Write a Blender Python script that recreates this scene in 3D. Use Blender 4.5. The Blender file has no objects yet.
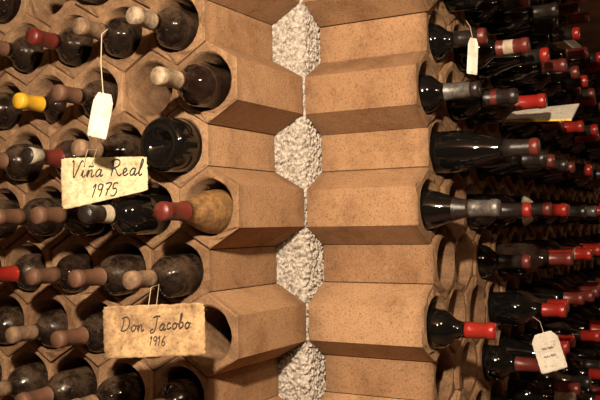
import bpy, math, random
from mathutils import Vector, Matrix, noise
random.seed(7)
D2R=math.pi/180
scene=bpy.context.scene
try:
    scene.view_settings.view_transform='Standard'
except Exception: pass

# ---------------- layout constants (metres) ----------------
EYE=1.481; ALPHA=29.5*D2R; L=0.24
PITCH=0.1108; S=PITCH/1.5; W=S*math.sqrt(3); AP=W/2; RH=0.050
V=Vector((0.010,1.62,0))
ca,sa=math.cos(ALPHA),math.sin(ALPHA)
FR={'L':(Vector((-sa,-ca,0)),Vector((-ca,sa,0))),
    'R':(Vector((ca,-sa,0)),Vector((sa,ca,0)))}
UP=Vector((0,0,1))
RMIN,RMAX=-2,16
NC={'L':16,'R':24}
CEIL=EYE+0.68
def exists(side,r,c): return not (side=='R' and r==-2 and c>=8)
def cell(side,r,c):
    o,a=FR[side]
    t=W/2+c*W+(W/2 if r%2==0 else 0)
    p=V+o*L+a*t
    p.z=EYE+0.033+(3-r)*PITCH
    return p

# ---------------- materials ----------------
def newmat(name):
    m=bpy.data.materials.new(name); m.use_nodes=True
    nt=m.node_tree; b=nt.nodes['Principled BSDF']
    return m,nt,b
def N(nt,t,**k):
    n=nt.nodes.new(t)
    for a,v in k.items(): setattr(n,a,v)
    return n
def ramp(nt,src,stops):
    r=N(nt,'ShaderNodeValToRGB'); e=r.color_ramp.elements
    while len(e)<len(stops): e.new(0.5)
    for i,(p,c) in enumerate(stops):
        e[i].position=p; e[i].color=(*c,1)
    nt.links.new(src,r.inputs[0]); return r.outputs[0]
def noise_tex(nt,scale,detail=6,rough=0.6,coord='Object',stretch=None):
    tc=N(nt,'ShaderNodeTexCoord'); n=N(nt,'ShaderNodeTexNoise')
    n.inputs['Scale'].default_value=scale; n.inputs['Detail'].default_value=detail
    n.inputs['Roughness'].default_value=rough
    if stretch:
        mp=N(nt,'ShaderNodeMapping'); mp.inputs['Scale'].default_value=stretch
        nt.links.new(tc.outputs[coord],mp.inputs[0]); nt.links.new(mp.outputs[0],n.inputs['Vector'])
    else: nt.links.new(tc.outputs[coord],n.inputs['Vector'])
    return n.outputs['Fac']
def mixc(nt,fac,a,b,mode='MIX'):
    m=N(nt,'ShaderNodeMix',data_type='RGBA',blend_type=mode)
    if isinstance(fac,(int,float)): m.inputs[0].default_value=fac
    else: nt.links.new(fac,m.inputs[0])
    for s,i in ((a,6),(b,7)):
        if isinstance(s,tuple): m.inputs[i].default_value=(*s,1)
        else: nt.links.new(s,m.inputs[i])
    return m.outputs[2]
def mth(nt,op,a,b):
    m=N(nt,'ShaderNodeMath',operation=op)
    for s,i in ((a,0),(b,1)):
        if isinstance(s,(int,float)): m.inputs[i].default_value=s
        else: nt.links.new(s,m.inputs[i])
    return m.outputs[0]
def bump(nt,b,h,strength,dist):
    bp=N(nt,'ShaderNodeBump'); bp.inputs['Strength'].default_value=strength
    bp.inputs['Distance'].default_value=dist
    nt.links.new(h,bp.inputs['Height']); nt.links.new(bp.outputs[0],b.inputs['Normal'])

def clay():
    m,nt,b=newmat('terracotta_clay')
    at=N(nt,'ShaderNodeAttribute',attribute_name='tint')
    base=ramp(nt,at.outputs['Fac'],[(0,(0.260,0.144,0.074)),(0.5,(0.362,0.212,0.112)),(1,(0.455,0.280,0.156))])
    n1=noise_tex(nt,9,9,0.72)
    st=ramp(nt,n1,[(0.34,(0.58,0.51,0.44)),(0.50,(0.93,0.91,0.89)),(0.70,(1.08,1.06,1.03))])
    c=mixc(nt,0.8,base,st,'MULTIPLY')
    n2=noise_tex(nt,260,5,0.8)
    sp=ramp(nt,n2,[(0.37,(0.36,0.30,0.25)),(0.47,(1,1,1)),(0.65,(1.12,1.12,1.12))])
    c=mixc(nt,0.8,c,sp,'MULTIPLY')
    n3=noise_tex(nt,34,9,0.78)
    du=ramp(nt,n3,[(0.56,(0,0,0)),(0.70,(0.30,0.30,0.30))])
    c=mixc(nt,du,c,(0.50,0.37,0.25))
    # grime worn into the tube mouths, plus shade painted darker down the holes
    g=N(nt,'ShaderNodeAttribute',attribute_name='grime_shade')
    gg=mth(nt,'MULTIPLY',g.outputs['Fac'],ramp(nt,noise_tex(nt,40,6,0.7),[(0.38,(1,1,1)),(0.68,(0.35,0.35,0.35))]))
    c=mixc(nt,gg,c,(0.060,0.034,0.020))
    nt.links.new(c,b.inputs['Base Color'])
    b.inputs['Roughness'].default_value=0.9
    b.inputs['Specular IOR Level'].default_value=0.15
    h=mth(nt,'ADD',noise_tex(nt,300,8,0.8),mth(nt,'MULTIPLY',noise_tex(nt,28,4,0.6),1.3))
    bump(nt,b,h,1.0,0.0021)
    return m
M_CLAY=clay()

def plaster(name,c1,c2,scale,bs,bd,lo=.38,hi=.54):
    m,nt,b=newmat(name)
    n=noise_tex(nt,scale,6,0.7)
    c=ramp(nt,n,[(lo,c1),(hi,c2)])
    nt.links.new(c,b.inputs['Base Color']); b.inputs['Roughness'].default_value=0.95
    b.inputs['Specular IOR Level'].default_value=0.1
    bump(nt,b,noise_tex(nt,scale*1.4,6,0.7),bs,bd)
    return m
M_ROUGH=plaster('rough_cast_plaster',(0.22,0.18,0.145),(0.53,0.475,0.41),140,0.9,0.003,.38,.58)
M_WALL=plaster('cellar_wall_plaster',(0.34,0.24,0.15),(0.46,0.34,0.23),8,0.4,0.004)
M_CEIL=plaster('ceiling_plaster',(0.16,0.08,0.05),(0.25,0.14,0.08),5,0.4,0.004)
M_TRIM=plaster('pale_ledge_plaster',(0.50,0.44,0.36),(0.66,0.60,0.52),20,0.4,0.003)

def floor_mat():
    m,nt,b=newmat('terracotta_floor_tiles')
    tc=N(nt,'ShaderNodeTexCoord'); br=N(nt,'ShaderNodeTexBrick')
    br.offset=0.0; br.inputs['Scale'].default_value=3.3
    br.inputs['Brick Width'].default_value=1; br.inputs['Row Height'].default_value=1
    br.inputs['Color1'].default_value=(0.24,0.10,0.05,1); br.inputs['Color2'].default_value=(0.3,0.14,0.07,1)
    br.inputs['Mortar'].default_value=(0.2,0.16,0.12,1)
    nt.links.new(tc.outputs['Object'],br.inputs['Vector'])
    nt.links.new(br.outputs['Color'],b.inputs['Base Color']); b.inputs['Roughness'].default_value=0.6
    return m
M_FLOOR=floor_mat()

def glass(name,col,dust,dustcol,rough=0.06):
    m,nt,b=newmat(name)
    n=noise_tex(nt,26,9,0.78)
    f=ramp(nt,n,[(0.42,(0,0,0)),(0.70,(1,1,1))])
    ge=N(nt,'ShaderNodeNewGeometry'); sx=N(nt,'ShaderNodeSeparateXYZ'); nt.links.new(ge.outputs['Normal'],sx.inputs[0])
    mr=N(nt,'ShaderNodeMapRange'); nt.links.new(sx.outputs[2],mr.inputs[0])
    mr.inputs[1].default_value=-0.5; mr.inputs[2].default_value=0.9; mr.inputs[3].default_value=0.12; mr.inputs[4].default_value=1
    f2=mth(nt,'MULTIPLY',mth(nt,'MULTIPLY',f,mr.outputs[0]),dust)
    c=mixc(nt,f2,col,dustcol)
    nt.links.new(c,b.inputs['Base Color'])
    m2=N(nt,'ShaderNodeMapRange'); nt.links.new(f2,m2.inputs[0])
    m2.inputs[3].default_value=rough; m2.inputs[4].default_value=0.8
    nt.links.new(m2.outputs[0],b.inputs['Roughness'])
    b.inputs['IOR'].default_value=1.5
    b.inputs['Coat Weight'].default_value=max(0,0.5-dust*0.5); b.inputs['Coat Roughness'].default_value=0.03
    return m
def cap(name,col,rough=0.4,metal=0.0,dirt=0.4,dc=(0.075,0.045,0.026)):
    m,nt,b=newmat(name)
    n=noise_tex(nt,75,8,0.78)
    f=ramp(nt,n,[(0.38,(0,0,0)),(0.62,(dirt,dirt,dirt))])
    c=mixc(nt,f,col,dc)
    nt.links.new(c,b.inputs['Base Color'])
    b.inputs['Roughness'].default_value=rough; b.inputs['Metallic'].default_value=metal
    bump(nt,b,noise_tex(nt,180,5,0.75),0.6,0.0014)
    return m
MATS={
 'glass':glass('dark_bottle_glass',(0.003,0.003,0.0028),0.04,(0.10,0.07,0.045),.03),
 'glassb':glass('brown_bottle_glass',(0.008,0.004,0.003),0.40,(0.11,0.07,0.045),0.06),
 'dusty':glass('dusty_bottle_glass',(0.008,0.005,0.004),0.80,(0.13,0.082,0.048),0.09),
 'red':cap('red_capsule',(0.28,0.012,0.008),0.25,0,0.3),
 'dred':cap('dark_red_capsule',(0.12,0.011,0.010),0.30,0,0.45),
 'black':cap('black_capsule',(0.009,0.008,0.008),0.28,0,0.25),
 'brown':cap('brown_aged_capsule',(0.145,0.060,0.030),0.6,0,0.85),
 'cork':cap('aged_cork_wax',(0.26,0.155,0.082),0.8,0,0.85),
 'cream':cap('cream_capsule',(0.38,0.285,0.185),0.6,0,0.8),
 'white':cap('white_band',(0.56,0.50,0.38),0.6,0,0.4),
 'yellow':cap('yellow_capsule',(0.68,0.38,0.02),0.4,0,0.2),
 'gold':cap('gold_foil',(0.36,0.19,0.065),0.5,0.3,0.85),
 'silver':cap('silver_foil',(0.22,0.205,0.185),0.35,0.5,0.8,(0.03,0.025,0.02)),
 'label':cap('paper_label',(0.46,0.38,0.26),0.8,0,0.5),
}
MK=list(MATS.keys()); MI={k:i for i,k in enumerate(MK)}
def paper(name,c1,c2,scale=14,lo=.36,hi=.56,spots=.7):
    m,nt,b=newmat(name)
    n=noise_tex(nt,scale,8,0.75)
    c=ramp(nt,n,[(lo,c2),(hi,c1)])
    n2=noise_tex(nt,scale*6,6,0.75)
    sp=ramp(nt,n2,[(0.34,(0.40,0.30,0.20)),(0.46,(1,1,1))])
    c=mixc(nt,spots,c,sp,'MULTIPLY')
    nt.links.new(c,b.inputs['Base Color']); b.inputs['Roughness'].default_value=0.85
    return m
M_PAP=paper('aged_paper',(0.53,0.45,0.27),(0.27,0.19,0.095),24,.36,.55)
M_PAP2=paper('stained_paper',(0.42,0.275,0.13),(0.14,0.072,0.032),22,.38,.60,.9)
M_PAPW=paper('white_paper',(0.60,0.55,0.46),(0.46,0.40,0.31))
M_YEL=paper('yellow_print',(0.75,0.50,0.06),(0.6,0.38,0.05))
m,nt,b=newmat('ink'); b.inputs['Base Color'].default_value=(0.02,0.014,0.012,1); b.inputs['Roughness'].default_value=0.8; M_INK=m
m,nt,b=newmat('faded_ink'); b.inputs['Base Color'].default_value=(0.05,0.028,0.018,1); b.inputs['Roughness'].default_value=0.8; M_INK2=m
m,nt,b=newmat('string'); b.inputs['Base Color'].default_value=(0.50,0.40,0.26,1); b.inputs['Roughness'].default_value=0.9; M_STR=m

def link(o): scene.collection.objects.link(o); return o
def mesh_obj(name,vs,fs,mats,mi=None,smooth=None):
    me=bpy.data.meshes.new(name); me.from_pydata(vs,[],fs)
    for m in mats: me.materials.append(m)
    if mi is not None: me.polygons.foreach_set('material_index',mi)
    if smooth is not None:
        me.polygons.foreach_set('use_smooth',smooth if isinstance(smooth,list) else [smooth]*len(fs))
    me.update()
    return link(bpy.data.objects.new(name,me))

# ---------------- racks of hexagonal clay tubes ----------------
NS=24
def build_rack(side):
    o,a=FR[side]
    vs=[];fs=[];sm=[];tint=[];gr=[]
    for r in range(RMIN,RMAX+1):
        for c in range(NC[side]):
            if not exists(side,r,c): continue
            p=cell(side,r,c)
            dw=random.uniform(-0.008,0.004); k=random.uniform(0.978,0.993)
            t=min(1,max(0,random.gauss(0.5,0.25)))
            du=random.uniform(-0.002,0.002); hr=RH*random.uniform(0.96,1.03); tw=random.uniform(-.014,.014)
            ph=random.random()*6
            if c==0: du+=0.001
            def ring(kind,w):
                i0=len(vs)
                for i in range(NS):
                    th=2*math.pi*i/NS
                    m6=((th+math.pi/6)%(math.pi/3))-math.pi/6
                    R=AP/math.cos(m6)*k
                    chip=abs(noise.noise(Vector((math.cos(th)*3+ph*5,math.sin(th)*3,p.z*13+p.x*7))))
                    if kind=='o': rr=R
                    elif kind=='oc': rr=R-0.0030-0.009*max(0,chip-.15)
                    elif kind=='hf': rr=hr+0.003+0.003*noise.noise(Vector((math.cos(th)*2+ph,math.sin(th)*2,p.z*9)))
                    else: rr=hr
                    th2=th+tw
                    q=p+a*(rr*math.cos(th2)+du)+UP*(rr*math.sin(th2))+o*(w+(dw if w>-0.1 else 0)-(0.011*max(0,chip-.15) if kind=='oc' else 0))
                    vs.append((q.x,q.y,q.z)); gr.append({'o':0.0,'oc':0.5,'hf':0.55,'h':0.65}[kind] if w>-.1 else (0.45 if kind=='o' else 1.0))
                return i0
            bk=-L+(0.0035 if c==0 else 0)
            rings=[ring('o',bk),ring('o',-0.19),ring('o',-0.02),ring('o',-0.0035),ring('oc',0),ring('hf',0),ring('h',-0.004),ring('h',-L+0.010)]
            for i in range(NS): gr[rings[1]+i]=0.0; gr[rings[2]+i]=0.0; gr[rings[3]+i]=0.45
            nr=len(rings)-1
            for j in range(nr):
                A,B=rings[j],rings[j+1]
                for i in range(NS):
                    i2=(i+1)%NS
                    fs.append((A+i,B+i,B+i2,A+i2)); sm.append(j==nr-1); tint.append(t)
            fs.append(tuple(rings[-1]+i for i in range(NS))); sm.append(False); tint.append(t*0.6)
            fs.append(tuple(rings[0]+i for i in range(NS))); sm.append(False); tint.append(t)
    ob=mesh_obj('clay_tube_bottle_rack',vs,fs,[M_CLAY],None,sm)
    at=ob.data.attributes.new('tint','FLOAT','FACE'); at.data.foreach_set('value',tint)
    at=ob.data.attributes.new('grime_shade','FLOAT','POINT'); at.data.foreach_set('value',gr)
    return ob
build_rack('L'); build_rack('R')

# ---------------- bottles ----------------
PROF={
 'bdx':[(0.004,0.0),(0.012,0.022),(0.0,0.030),(0.002,0.0365),(0.008,0.038),(0.10,0.038),(0.185,0.038),(0.200,0.0365),(0.210,0.032),(0.218,0.025),(0.226,0.0185),(0.236,0.0155),(0.252,0.0145),(0.284,0.0140),(0.286,0.0155),(0.294,0.0155),(0.297,0.0148),(0.300,0.0138),(0.300,0.0)],
 'brg':[(0.004,0.0),(0.012,0.022),(0.0,0.031),(0.002,0.038),(0.008,0.040),(0.09,0.040),(0.145,0.040),(0.165,0.038),(0.185,0.033),(0.205,0.026),(0.225,0.0195),(0.24,0.0165),(0.255,0.0148),(0.284,0.0142),(0.286,0.0158),(0.294,0.0158),(0.297,0.0150),(0.300,0.0140),(0.300,0.0)],
 'mag':[(0.034,0.0),(0.031,0.008),(0.020,0.018),(0.006,0.028),(0.0,0.035),(0.001,0.040),(0.006,0.045),(0.014,0.047),(0.12,0.047),(0.18,0.047),(0.215,0.042),(0.25,0.032),(0.28,0.022),(0.31,0.0175),(0.345,0.0165),(0.347,0.0185),(0.356,0.0185),(0.36,0.017),(0.362,0.016),(0.362,0.0)],
 'base':[(0.020,0.0),(0.024,0.006),(0.021,0.009),(0.010,0.019),(0.003,0.027),(0.0,0.034),(0.0015,0.040),(0.006,0.045),(0.014,0.047),(0.12,0.047),(0.18,0.047),(0.215,0.042),(0.25,0.032),(0.28,0.022),(0.31,0.0175),(0.345,0.0165),(0.347,0.0185),(0.356,0.0185),(0.36,0.017),(0.362,0.016),(0.362,0.0)],
}
# the magnum in the left rack is laid base outwards; shortened so it ends inside its tube
PROF['base']=[(s if s<.15 else .15+(s-.15)*.42,r) for s,r in PROF['base']]
RADI={'bdx':.038,'brg':.040,'mag':.047,'base':.047}
def bottle_geo(org,axis,prof,g,capm,capstart,bands,seg,scale=1.0,sleeve=0.0006):
    ax=axis.normalized(); x=ax.cross(UP).normalized(); y=x.cross(ax).normalized()
    P=[(s*scale,r*scale) for s,r in prof]
    cuts=sorted(set([capstart]+[b[0] for b in bands]+[b[1] for b in bands]))
    Q=list(P)
    for cpos in cuts:
        for i in range(6,len(Q)-1):
            if Q[i][0]<cpos-1e-5 and Q[i+1][0]>cpos+1e-5:
                t=(cpos-Q[i][0])/(Q[i+1][0]-Q[i][0]); r=Q[i][1]*(1-t)+Q[i+1][1]*t
                Q.insert(i+1,(cpos,r)); 
                if cpos==capstart: Q.insert(i+2,(cpos+0.0002,r+sleeve))
                break
    out=[]
    for i,(s,r) in enumerate(Q):
        if s>capstart+0.0001 and r>0 and i>6: r+=sleeve
        out.append((s,r))
    vs=[];fs=[];mi=[]
    for s,r in out:
        for k in range(seg):
            th=2*math.pi*k/seg
            q=org+ax*s+x*(max(r,1e-5)*math.cos(th))+y*(max(r,1e-5)*math.sin(th))
            vs.append((q.x,q.y,q.z))
    for i in range(len(out)-1):
        smid=(out[i][0]+out[i+1][0])/2
        mm=g
        if smid>capstart: mm=capm
        for b0,b1,bm in bands:
            if b0<smid<b1: mm=bm
        if i<5: mm=g
        for k in range(seg):
            k2=(k+1)%seg
            fs.append((i*seg+k,(i)*seg+k2,(i+1)*seg+k2,(i+1)*seg+k)); mi.append(MI[mm])
    return vs,fs,mi
def place(side,r,c,p,kind='bdx',yaw=0,pit=0,flip=False,scale=1.0):
    o,a=FR[side]; C=cell(side,r,c)
    rad=RADI[kind]*scale; ln=PROF[kind][-1][0]*scale
    ax=(o+a*yaw+UP*pit).normalized()
    base=C-UP*(RH*0.955-rad-0.0005)
    if flip:
        return base+o*p,-ax
    return base+o*(p-ln),ax
def bottle(side,r,c,p,kind='bdx',g='glass',capm='red',cs=0.235,bands=(),yaw=0,pit=0,flip=False,scale=1.0):
    org,ax=place(side,r,c,p,kind,yaw,pit,flip,scale)
    vs,fs,mi=bottle_geo(org,ax,PROF[kind],g,capm,cs,list(bands),32,scale)
    return mesh_obj('wine_bottle',vs,fs,[MATS[k] for k in MK],mi,True)

used=set()
def B(side,r,c,p,**k):
    used.add((side,r,c))
    if p is None: return
    bottle(side,r,c,p,**k)
# left rack
B('L',0,0,.115,g='dusty',capm='cream',cs=.25)
B('L',0,1,.11,g='dusty',capm='cork',cs=.245)
B('L',0,2,.10,g='dusty',capm='dred',cs=.245)
B('L',0,3,.10,g='dusty',capm='brown',cs=.25)
B('L',0,4,.12,g='dusty',capm='cork',cs=.25)
B('L',1,0,.13,g='glassb',capm='cream',cs=.245,bands=[(.245,.25,'brown')])
B('L',1,1,None)
B('L',1,2,.10,g='dusty',capm='brown',cs=.25)
B('L',1,3,.075,g='glassb',capm='yellow',cs=.240,bands=[(.240,.244,'black')])
B('L',1,4,.11,g='dusty',capm='black')
B('L',2,0,.05,kind='base',g='glass',capm='black',flip=True,scale=1.03)
B('L',2,1,.115,g='dusty',capm='cork',cs=.25,pit=.02)
B('L',2,2,.112,g='glassb',capm='white',cs=.27,bands=[(.225,.27,'dred'),(.297,.302,'black')])
B('L',2,3,.12,g='dusty',capm='brown')
B('L',3,0,.125,kind='brg',g='gold',capm='dred',cs=.238)
B('L',3,1,.165,g='glass',capm='black',cs=.24,bands=[(.243,.262,'label')])
B('L',3,2,.15,g='dusty',capm='brown',cs=.24)
B('L',3,3,.13,g='dusty',capm='brown',cs=.24)
B('L',3,4,.12,g='dusty',capm='brown',cs=.24)
B('L',4,0,.13,g='dusty',capm='cork',cs=.245)
B('L',4,1,.125,g='dusty',capm='brown',cs=.235)
B('L',4,2,.105,g='glassb',capm='brown',cs=.24)
B('L',4,3,.095,g='dusty',capm='red',cs=.235)
B('L',5,0,None)
B('L',5,1,.10,g='dusty',capm='black')
B('L',5,2,.105,g='dusty',capm='brown')
B('L',5,3,.095,g='dusty',capm='cork',cs=.245)
B('L',5,4,.10,g='dusty',capm='brown')
B('L',6,0,.115,g='dusty',capm='brown')
B('L',6,1,.13,g='dusty',capm='cork',cs=.25)
B('L',6,2,.13,g='dusty',capm='brown')
B('L',6,3,.11,g='dusty',capm='cork',cs=.24)
B('L',6,4,.11,g='dusty',capm='brown')
# right rack
B('R',0,0,.09,g='glass',capm='black',cs=.24,bands=[(.288,.302,'dred')])
B('R',1,0,.095,g='glass',capm='silver',cs=.235,bands=[(.284,.302,'black')])
B('R',2,0,.185,kind='mag',scale=.88,g='glass',capm='black',cs=.255,bands=[(.303,.33,'dred')])
B('R',3,0,.127,kind='brg',g='glass',capm='silver',cs=.245,bands=[(.215,.245,'black')])
B('R',4,0,None)
B('R',5,0,.115,g='glass',capm='red',cs=.245)
B('R',6,0,None); B('R',4,1,None); B('R',5,1,None); B('R',5,2,None); B('R',6,1,None); B('R',4,2,.10,capm='black',bands=[(.285,.302,'dred')]); B('R',7,0,None); B('R',7,1,None);B('R',3,1,None); B('R',2,1,.10,capm='black')
B('R',1,1,.13,capm='black',bands=[(.25,.262,'dred')]); B('R',0,1,.14,capm='dred',bands=[(.25,.27,'label')])
B('R',-1,0,.10,capm='black'); B('R',1,3,None)
B('R',3,2,.12,capm='black',bands=[(.285,.302,'red')])
B('R',6,2,.13,capm='dred')

def stock(side,name):
    VS=[];FS=[];MIx=[]
    for r in range(RMIN,RMAX+1):
        for c in range(NC[side]):
            if (side,r,c) in used or not exists(side,r,c): continue
            if random.random()<0.05: continue
            if side=='R':
                kind='bdx' if random.random()<.65 else 'brg'
                p=random.uniform(.11,.165); g=random.choice(['glass','glass','glassb'])
                q=random.random()
                lo=r>=3
                capm=('red' if q<(.50 if lo else .20) else 'dred' if q<(.70 if lo else .42) else 'black' if q<.96 else random.choice(['gold','cream','silver']))
                cs=random.uniform(.235,.255); bands=[]
                q=random.random()
                if capm=='black' and q<.6: bands=[(.284,.302,'red' if q<.35 else 'dred')]
                elif capm in('red','dred') and q<.25: bands=[(cs+.004,cs+.008,'gold')]
                elif q>.93: bands=[(.20,.222,'label')]
            else:
                kind='bdx' if random.random()<.7 else 'brg'
                p=random.uniform(.10,.135); g=random.choice(['dusty','dusty','glassb'])
                capm=random.choice(['brown','cork','brown','dred','black','cream']); cs=random.uniform(.23,.25); bands=[]
            org,ax=place(side,r,c,p,kind,random.uniform(-.02,.02),random.uniform(-.01,.015))
            vs,fs,mi=bottle_geo(org,ax,PROF[kind],g,capm,cs,bands,16)
            n=len(VS); VS+=vs; FS+=[tuple(i+n for i in f) for f in fs]; MIx+=mi
    mesh_obj(name,VS,FS,[MATS[k] for k in MK],MIx,True)
stock('L','stored_wine_bottles'); stock('R','stored_wine_bottles')

# ---------------- rough plaster corner pillar between racks ----------------
def pillar():
    oL,aL=FR['L']; oR,aR=FR['R']
    path=[]; n=34; rc=0.016; Wd=0.074
    for i in range(n+1): path.append(V+aL*(Wd-(Wd-rc)*i/n))
    c0=V+aL*rc+aR*rc
    for i in range(1,8):
        t=i/8*math.pi/2
        path.append(c0-aR*rc*math.cos(t)-aL*rc*math.sin(t))
    for i in range(n+1): path.append(V+aR*(rc+(Wd-rc)*i/n))
    nx=len(path); zs=[i*0.0021 for i in range(int(CEIL/0.0021)+1)]
    inn=(aL+aR).normalized()
    vs=[]
    for z in zs:
        for k,p in enumerate(path):
            q=Vector((p.x,p.y,z))
            h=(0.3-abs(noise.noise(q*95)))*1.3+noise.noise(q*170)*1.0+noise.noise(q*300)*0.55
            d=0.002-h*0.0095
            q=q+inn*max(d,-0.006)
            vs.append(tuple(q))
    fs=[]
    for j in range(len(zs)-1):
        for k in range(nx-1):
            fs.append((j*nx+k,j*nx+k+1,(j+1)*nx+k+1,(j+1)*nx+k))
    return mesh_obj('plaster_corner_pillar',vs,fs,[M_ROUGH],None,True)
pillar()

# ---------------- room ----------------
def prism(name,pts,z0,z1,mat):
    n=len(pts)
    vs=[(x,y,z0) for x,y in pts]+[(x,y,z1) for x,y in pts]
    fs=[tuple(range(n))[::-1],tuple(range(n,2*n))]+[(i,(i+1)%n,(i+1)%n+n,i+n) for i in range(n)]
    return mesh_obj(name,vs,fs,[mat])
def wallstrip(name,p0,d,nrm,ln,th,mat,z0=0,z1=CEIL):
    a=Vector(p0); b=a+d*ln; c=b+nrm*th; e=a+nrm*th
    return prism(name,[(v.x,v.y) for v in (a,b,c,e)],z0,z1,mat)
oL,aL=FR['L'];oR,aR=FR['R']
wallstrip('wall_left',V+aL*0.03-oL*0.07,aL,-oL,2.62,.08,M_WALL)
wallstrip('wall_right',V+aR*0.16-oR*0.07,aR,-oR,3.50,.08,M_WALL)
prism('wall_west',[(-2.35,-1.6),(-2.25,-1.6),(-2.25,2.95),(-2.35,2.95)],0,CEIL,M_WALL)
prism('wall_east',[(3.2,-1.6),(3.3,-1.6),(3.3,4.9),(3.2,4.9)],0,CEIL,M_WALL)
prism('wall_south',[(-2.25,-1.6),(3.2,-1.6),(3.2,-1.5),(-2.25,-1.5)],0,CEIL,M_WALL)
prism('wall_north',[(1.70,4.8),(3.2,4.8),(3.2,4.9),(1.70,4.9)],0,CEIL,M_WALL)
prism('floor',[(-2.35,-1.6),(3.3,-1.6),(3.3,4.9),(-2.35,4.9)],-0.1,0,M_FLOOR)
prism('ceiling',[(-2.35,-1.6),(3.3,-1.6),(3.3,4.9),(-2.35,4.9)],CEIL,CEIL+.1,M_CEIL)
zt=cell('R',-1,0).z+S+.001
wallstrip('trim_1',V+oR*(L+.02)+aR*(8*W+W+.005),aR,-oR,15.2*W,.258,M_TRIM,zt,zt+.035)

# ---------------- paper cards, tags ----------------
def px(x,y,d):
    # rough world position from a viewing direction measured in the photo
    return Vector(((x-300)/826*d,d,EYE+(225-y)/826*d))
def curve_part(nm,parent,strokes,rad,mat,local=False):
    cu=bpy.data.curves.new(nm,'CURVE'); cu.dimensions='3D'; cu.bevel_depth=rad; cu.bevel_resolution=1
    for pts in strokes:
        sp=cu.splines.new('POLY'); sp.points.add(len(pts)-1)
        for i,p in enumerate(pts): sp.points[i].co=(*p,1)
    cu.materials.append(mat)
    ob=link(bpy.data.objects.new(nm,cu)); ob.parent=parent
    if not local: ob.matrix_parent_inverse=parent.matrix_world.inverted()
    return ob
def string(parent,pts,rad=0.0005): return curve_part('string',parent,[pts],rad,M_STR)
# hand-drawn pen strokes, unit = cap height
G={
 'V':(.62,[[(0,.95),(.08,1.0),(.2,.1),(.26,0),(.36,.35),(.55,1.0),(.66,.95)]]),
 'i':(.28,[[(0,.1),(.1,.45),(.08,.1),(.14,0),(.26,.12)],[(.13,.66),(.14,.70)]]),
 'n':(.5,[[(0,.1),(.08,.45),(.06,.0),(.14,.32),(.25,.45),(.31,.36),(.3,.08),(.37,0),(.48,.12)]]),
 'ñ':(.5,[[(0,.1),(.08,.45),(.06,.0),(.14,.32),(.25,.45),(.31,.36),(.3,.08),(.37,0),(.48,.12)],[(.06,.62),(.15,.70),(.24,.63),(.34,.72)]]),
 'a':(.48,[[(.32,.38),(.2,.46),(.06,.32),(.03,.12),(.12,0),(.25,.1),(.34,.44),(.31,.1),(.37,0),(.47,.12)]]),
 'R':(.72,[[(.12,.95),(.14,.5),(.08,0)],[(-.02,.85),(.2,1.02),(.45,.98),(.52,.78),(.4,.58),(.16,.5),(.3,.42),(.45,.12),(.58,0),(.7,.1)]]),
 'e':(.4,[[(0,.12),(.2,.25),(.27,.38),(.18,.47),(.07,.32),(.07,.1),(.17,0),(.38,.14)]]),
 'l':(.28,[[(0,.12),(.15,.6),(.2,.95),(.13,1.02),(.08,.75),(.07,.15),(.14,0),(.26,.12)]]),
 'D':(.72,[[(.15,.95),(.14,.4),(.08,.02)],[(-.02,.88),(.25,1.0),(.5,.85),(.6,.5),(.48,.14),(.25,0),(.02,.04)]]),
 'o':(.42,[[(.2,.45),(.06,.35),(.03,.12),(.14,0),(.28,.1),(.32,.32),(.2,.45),(.28,.36),(.42,.4)]]),
 'J':(.6,[[(.1,.9),(.35,1.0),(.6,.98)],[(.4,.98),(.38,.3),(.28,-.12),(.1,-.2),(.02,-.05),(.2,.1)]]),
 'c':(.36,[[(.27,.38),(.17,.46),(.05,.3),(.05,.1),(.15,0),(.34,.12)]]),
 'b':(.42,[[(0,.12),(.14,.6),(.18,.98),(.1,1.0),(.07,.6),(.08,.05),(.18,0),(.32,.15),(.28,.38),(.14,.4)]]),
 '1':(.34,[[(.02,.75),(.18,1.0),(.16,.5),(.12,0)]]),
 '9':(.5,[[(.38,.85),(.22,1.0),(.06,.82),(.1,.58),(.26,.55),(.4,.75),(.38,.95),(.36,.4),(.26,.0)]]),
 '7':(.5,[[(.02,.9),(.12,.98),(.44,.98),(.28,.5),(.2,0)],[(.14,.5),(.38,.54)]]),
 '5':(.5,[[(.42,1.0),(.14,.98),(.1,.58),(.3,.6),(.42,.38),(.32,.08),(.14,0),(.02,.1)]]),
 '6':(.5,[[(.36,1.0),(.16,.7),(.06,.3),(.14,.03),(.32,.03),(.4,.25),(.28,.44),(.1,.32)]]),
 '~':(.9,[[(0,.3),(.1,.5),(.2,.2),(.3,.45),(.42,.2),(.55,.5),(.65,.22),(.85,.35)]]),
 ' ':(.35,[]),
}
def cr(pts,n=5):
    if len(pts)<3: return pts
    P=[pts[0]]+pts+[pts[-1]]; out=[]
    for i in range(1,len(P)-2):
        for k in range(n):
            t=k/n; o=[]
            for d in (0,1):
                p0,p1,p2,p3=P[i-1][d],P[i][d],P[i+1][d],P[i+2][d]
                o.append(.5*(2*p1+(p2-p0)*t+(2*p0-5*p1+4*p2-p3)*t*t+(3*p1-p0-3*p2+p3)*t**3))
            out.append(tuple(o))
    out.append(pts[-1]); return out
def handwriting(parent,s,cx,z0,h,y,rad,slope=0.0,mat=None):
    wtot=sum(G[ch][0]+.04 for ch in s)*h; x=cx-wtot/2; st=[]
    for ch in s:
        wd,sts=G[ch]; jz=random.uniform(-.05,.05)*h; js=random.uniform(.1,.26)
        for q in sts:
            st.append([(x+(a_+b_*js)*h,y,z0+jz+b_*h+(x-cx)*slope) for a_,b_ in cr(q)])
        x+=(wd+.04)*h
    curve_part('lettering',parent,st,rad,mat or M_INK,True)
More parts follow.
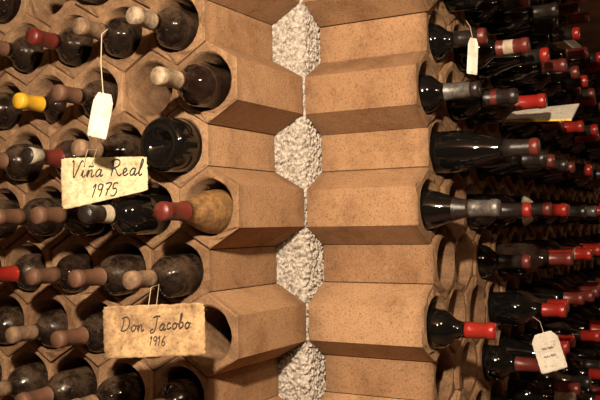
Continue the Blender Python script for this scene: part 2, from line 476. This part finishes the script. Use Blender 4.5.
def card(name,center,w,h,yaw,roll,mat,bend=0.003,hole=False,tilt=0,taper=0.0,rough=.04):
    nx,nz=40,26; vs=[];fs=[]
    for side in (0,1):
        for j in range(nz+1):
            for i in range(nx+1):
                u=i/nx-.5; v=j/nz-.5
                ex=1+rough*.7*noise.noise(Vector((v*9,center.x*9,1)))+rough*.4*noise.noise(Vector((v*27,center.x*9,1)))
                ez=1+rough*noise.noise(Vector((u*9,center.z*9,3)))+rough*.7*noise.noise(Vector((u*31,center.z*9,3)))
                X=u*w*ex; Z=v*h*ez
                if v<0: Z*=1-taper*(u+.5)*2
                if hole and v>0.3: X*=1-(v-.3)/.2*0.35
                if abs(u)>.47 and abs(v)>.44: X*=.985; Z*=.97
                Y=bend*math.sin(u*3.1+v*1.5)+(0.0009 if side else 0)
                vs.append((X,Y,Z))
    n=(nx+1)*(nz+1)
    for j in range(nz):
        for i in range(nx):
            a=j*(nx+1)+i; fs.append((a,a+1,a+nx+2,a+nx+1)); a+=n; fs.append((a,a+nx+1,a+nx+2,a+1))
    bd=[i for i in range(nx+1)]+[j*(nx+1)+nx for j in range(1,nz+1)]+[nz*(nx+1)+i for i in range(nx-1,-1,-1)]+[j*(nx+1) for j in range(nz-1,0,-1)]
    for k in range(len(bd)):
        a,b2=bd[k],bd[(k+1)%len(bd)]; fs.append((a,a+n,b2+n,b2))
    ob=mesh_obj(name,vs,fs,[mat],None,True)
    ob.matrix_world=Matrix.Translation(center)@Matrix.Rotation(yaw*D2R,4,'Z')@Matrix.Rotation(roll*D2R,4,'Y')@Matrix.Rotation(tilt*D2R,4,'X')
    bpy.context.view_layer.update()
    return ob
c=card('handwritten_sign_card',px(105,180,1.40),.143,.088,8,-1,M_PAP,bend=.001,taper=.34)
handwriting(c,'Viña Real',.003,.012,.027,-.0016,.0010,.02)
handwriting(c,'1975',-.002,-.022,.022,-.0016,.0010,.06)
string(c,[px(84,160,1.385),px(88,146,1.40),px(97,146,1.43),px(92,160,1.39)])
c=card('handwritten_sign_card',px(153,328,1.26),.153,.079,2,-1,M_PAP2,bend=.001)
handwriting(c,'Don Jacobo',.002,.002,.021,-.0016,.0009,.02,M_INK2)
handwriting(c,'1916',.004,-.022,.014,-.0016,.0007,0,M_INK2)
string(c,[px(147,305,1.26),px(150,285,1.275),px(158,282,1.30),px(155,305,1.26)])
c=card('paper_bottle_tag',px(101,112,1.28),.034,.070,-25,14,M_PAPW,hole=True)
string(c,[px(104,90,1.28),px(102,60,1.30),px(103,30,1.32),px(109,25,1.34)],.0008)
c=card('paper_bottle_tag',px(476,58,1.47),.022,.066,15,4,M_PAPW,bend=.002,hole=True)
string(c,[px(476,39,1.47),px(474,28,1.49),px(470,22,1.52)])
c=card('paper_bottle_tag',px(545,355,1.70),.054,.080,-12,-16,M_PAPW,bend=.003,hole=True)
handwriting(c,'~~',0,.004,.014,-.0040,.0004,0,M_INK2)
handwriting(c,'~~',0,-.012,.014,-.0040,.0004,0,M_INK2)
string(c,[px(541,338,1.70),px(537,325,1.71),px(530,320,1.73)])
# leaflet tucked in an empty tube
C=cell('R',1,3)
o,a=FR['R']
vs=[];q0=C-UP*.016
for w,tt,dz in ((-.04,-.028,0),(-.04,.028,0),(.19,.045,0.0),(.19,-.045,-0.006)):
    for th in (0,.004):
        q=q0+o*w+a*tt+UP*(dz+th+tt*.42); vs.append(tuple(q))
fs=[(0,2,4,6),(1,7,5,3),(0,1,3,2),(2,3,5,4),(4,5,7,6),(6,7,1,0)]
mesh_obj('paper_leaflet',vs,fs,[M_PAPW,M_YEL],[0,0,0,0,0,1])

# ---------------- lights ----------------
def area(name,loc,target,size,power,col):
    l=bpy.data.lights.new(name,'AREA'); l.energy=power; l.size=size; l.color=col
    ob=link(bpy.data.objects.new(name,l)); ob.location=loc
    ob.rotation_euler=(Vector(target)-Vector(loc)).to_track_quat('-Z','Y').to_euler(); return ob
area('flash_lamp',(-0.12,0.0,EYE+.56),(-0.08,1.6,EYE-.02),.06,64,(1,.82,.62))
area('ceiling_lamp',(0.55,0.35,CEIL-.05),(0.3,1.3,0.8),.12,5,(1,.76,.50))
area('ceiling_lamp',(2.5,3.0,CEIL-.05),(1.6,3.2,0.8),.3,5,(1,.78,.55))
w=bpy.data.worlds.new('World'); scene.world=w; w.use_nodes=True
w.node_tree.nodes['Background'].inputs[0].default_value=(1,.8,.6,1)
w.node_tree.nodes['Background'].inputs[1].default_value=.1

# ---------------- camera ----------------
cd=bpy.data.cameras.new('camera'); cd.sensor_width=36; cd.lens=826/600*36; cd.clip_start=.01
cam=link(bpy.data.objects.new('camera',cd))
pitch=math.atan(25/826)
cam.matrix_world=Matrix.Translation((0,0,EYE))@Matrix.Rotation(math.pi/2+pitch,4,'X')@Matrix.Rotation(-0.9*D2R,4,'Z')
scene.camera=cam
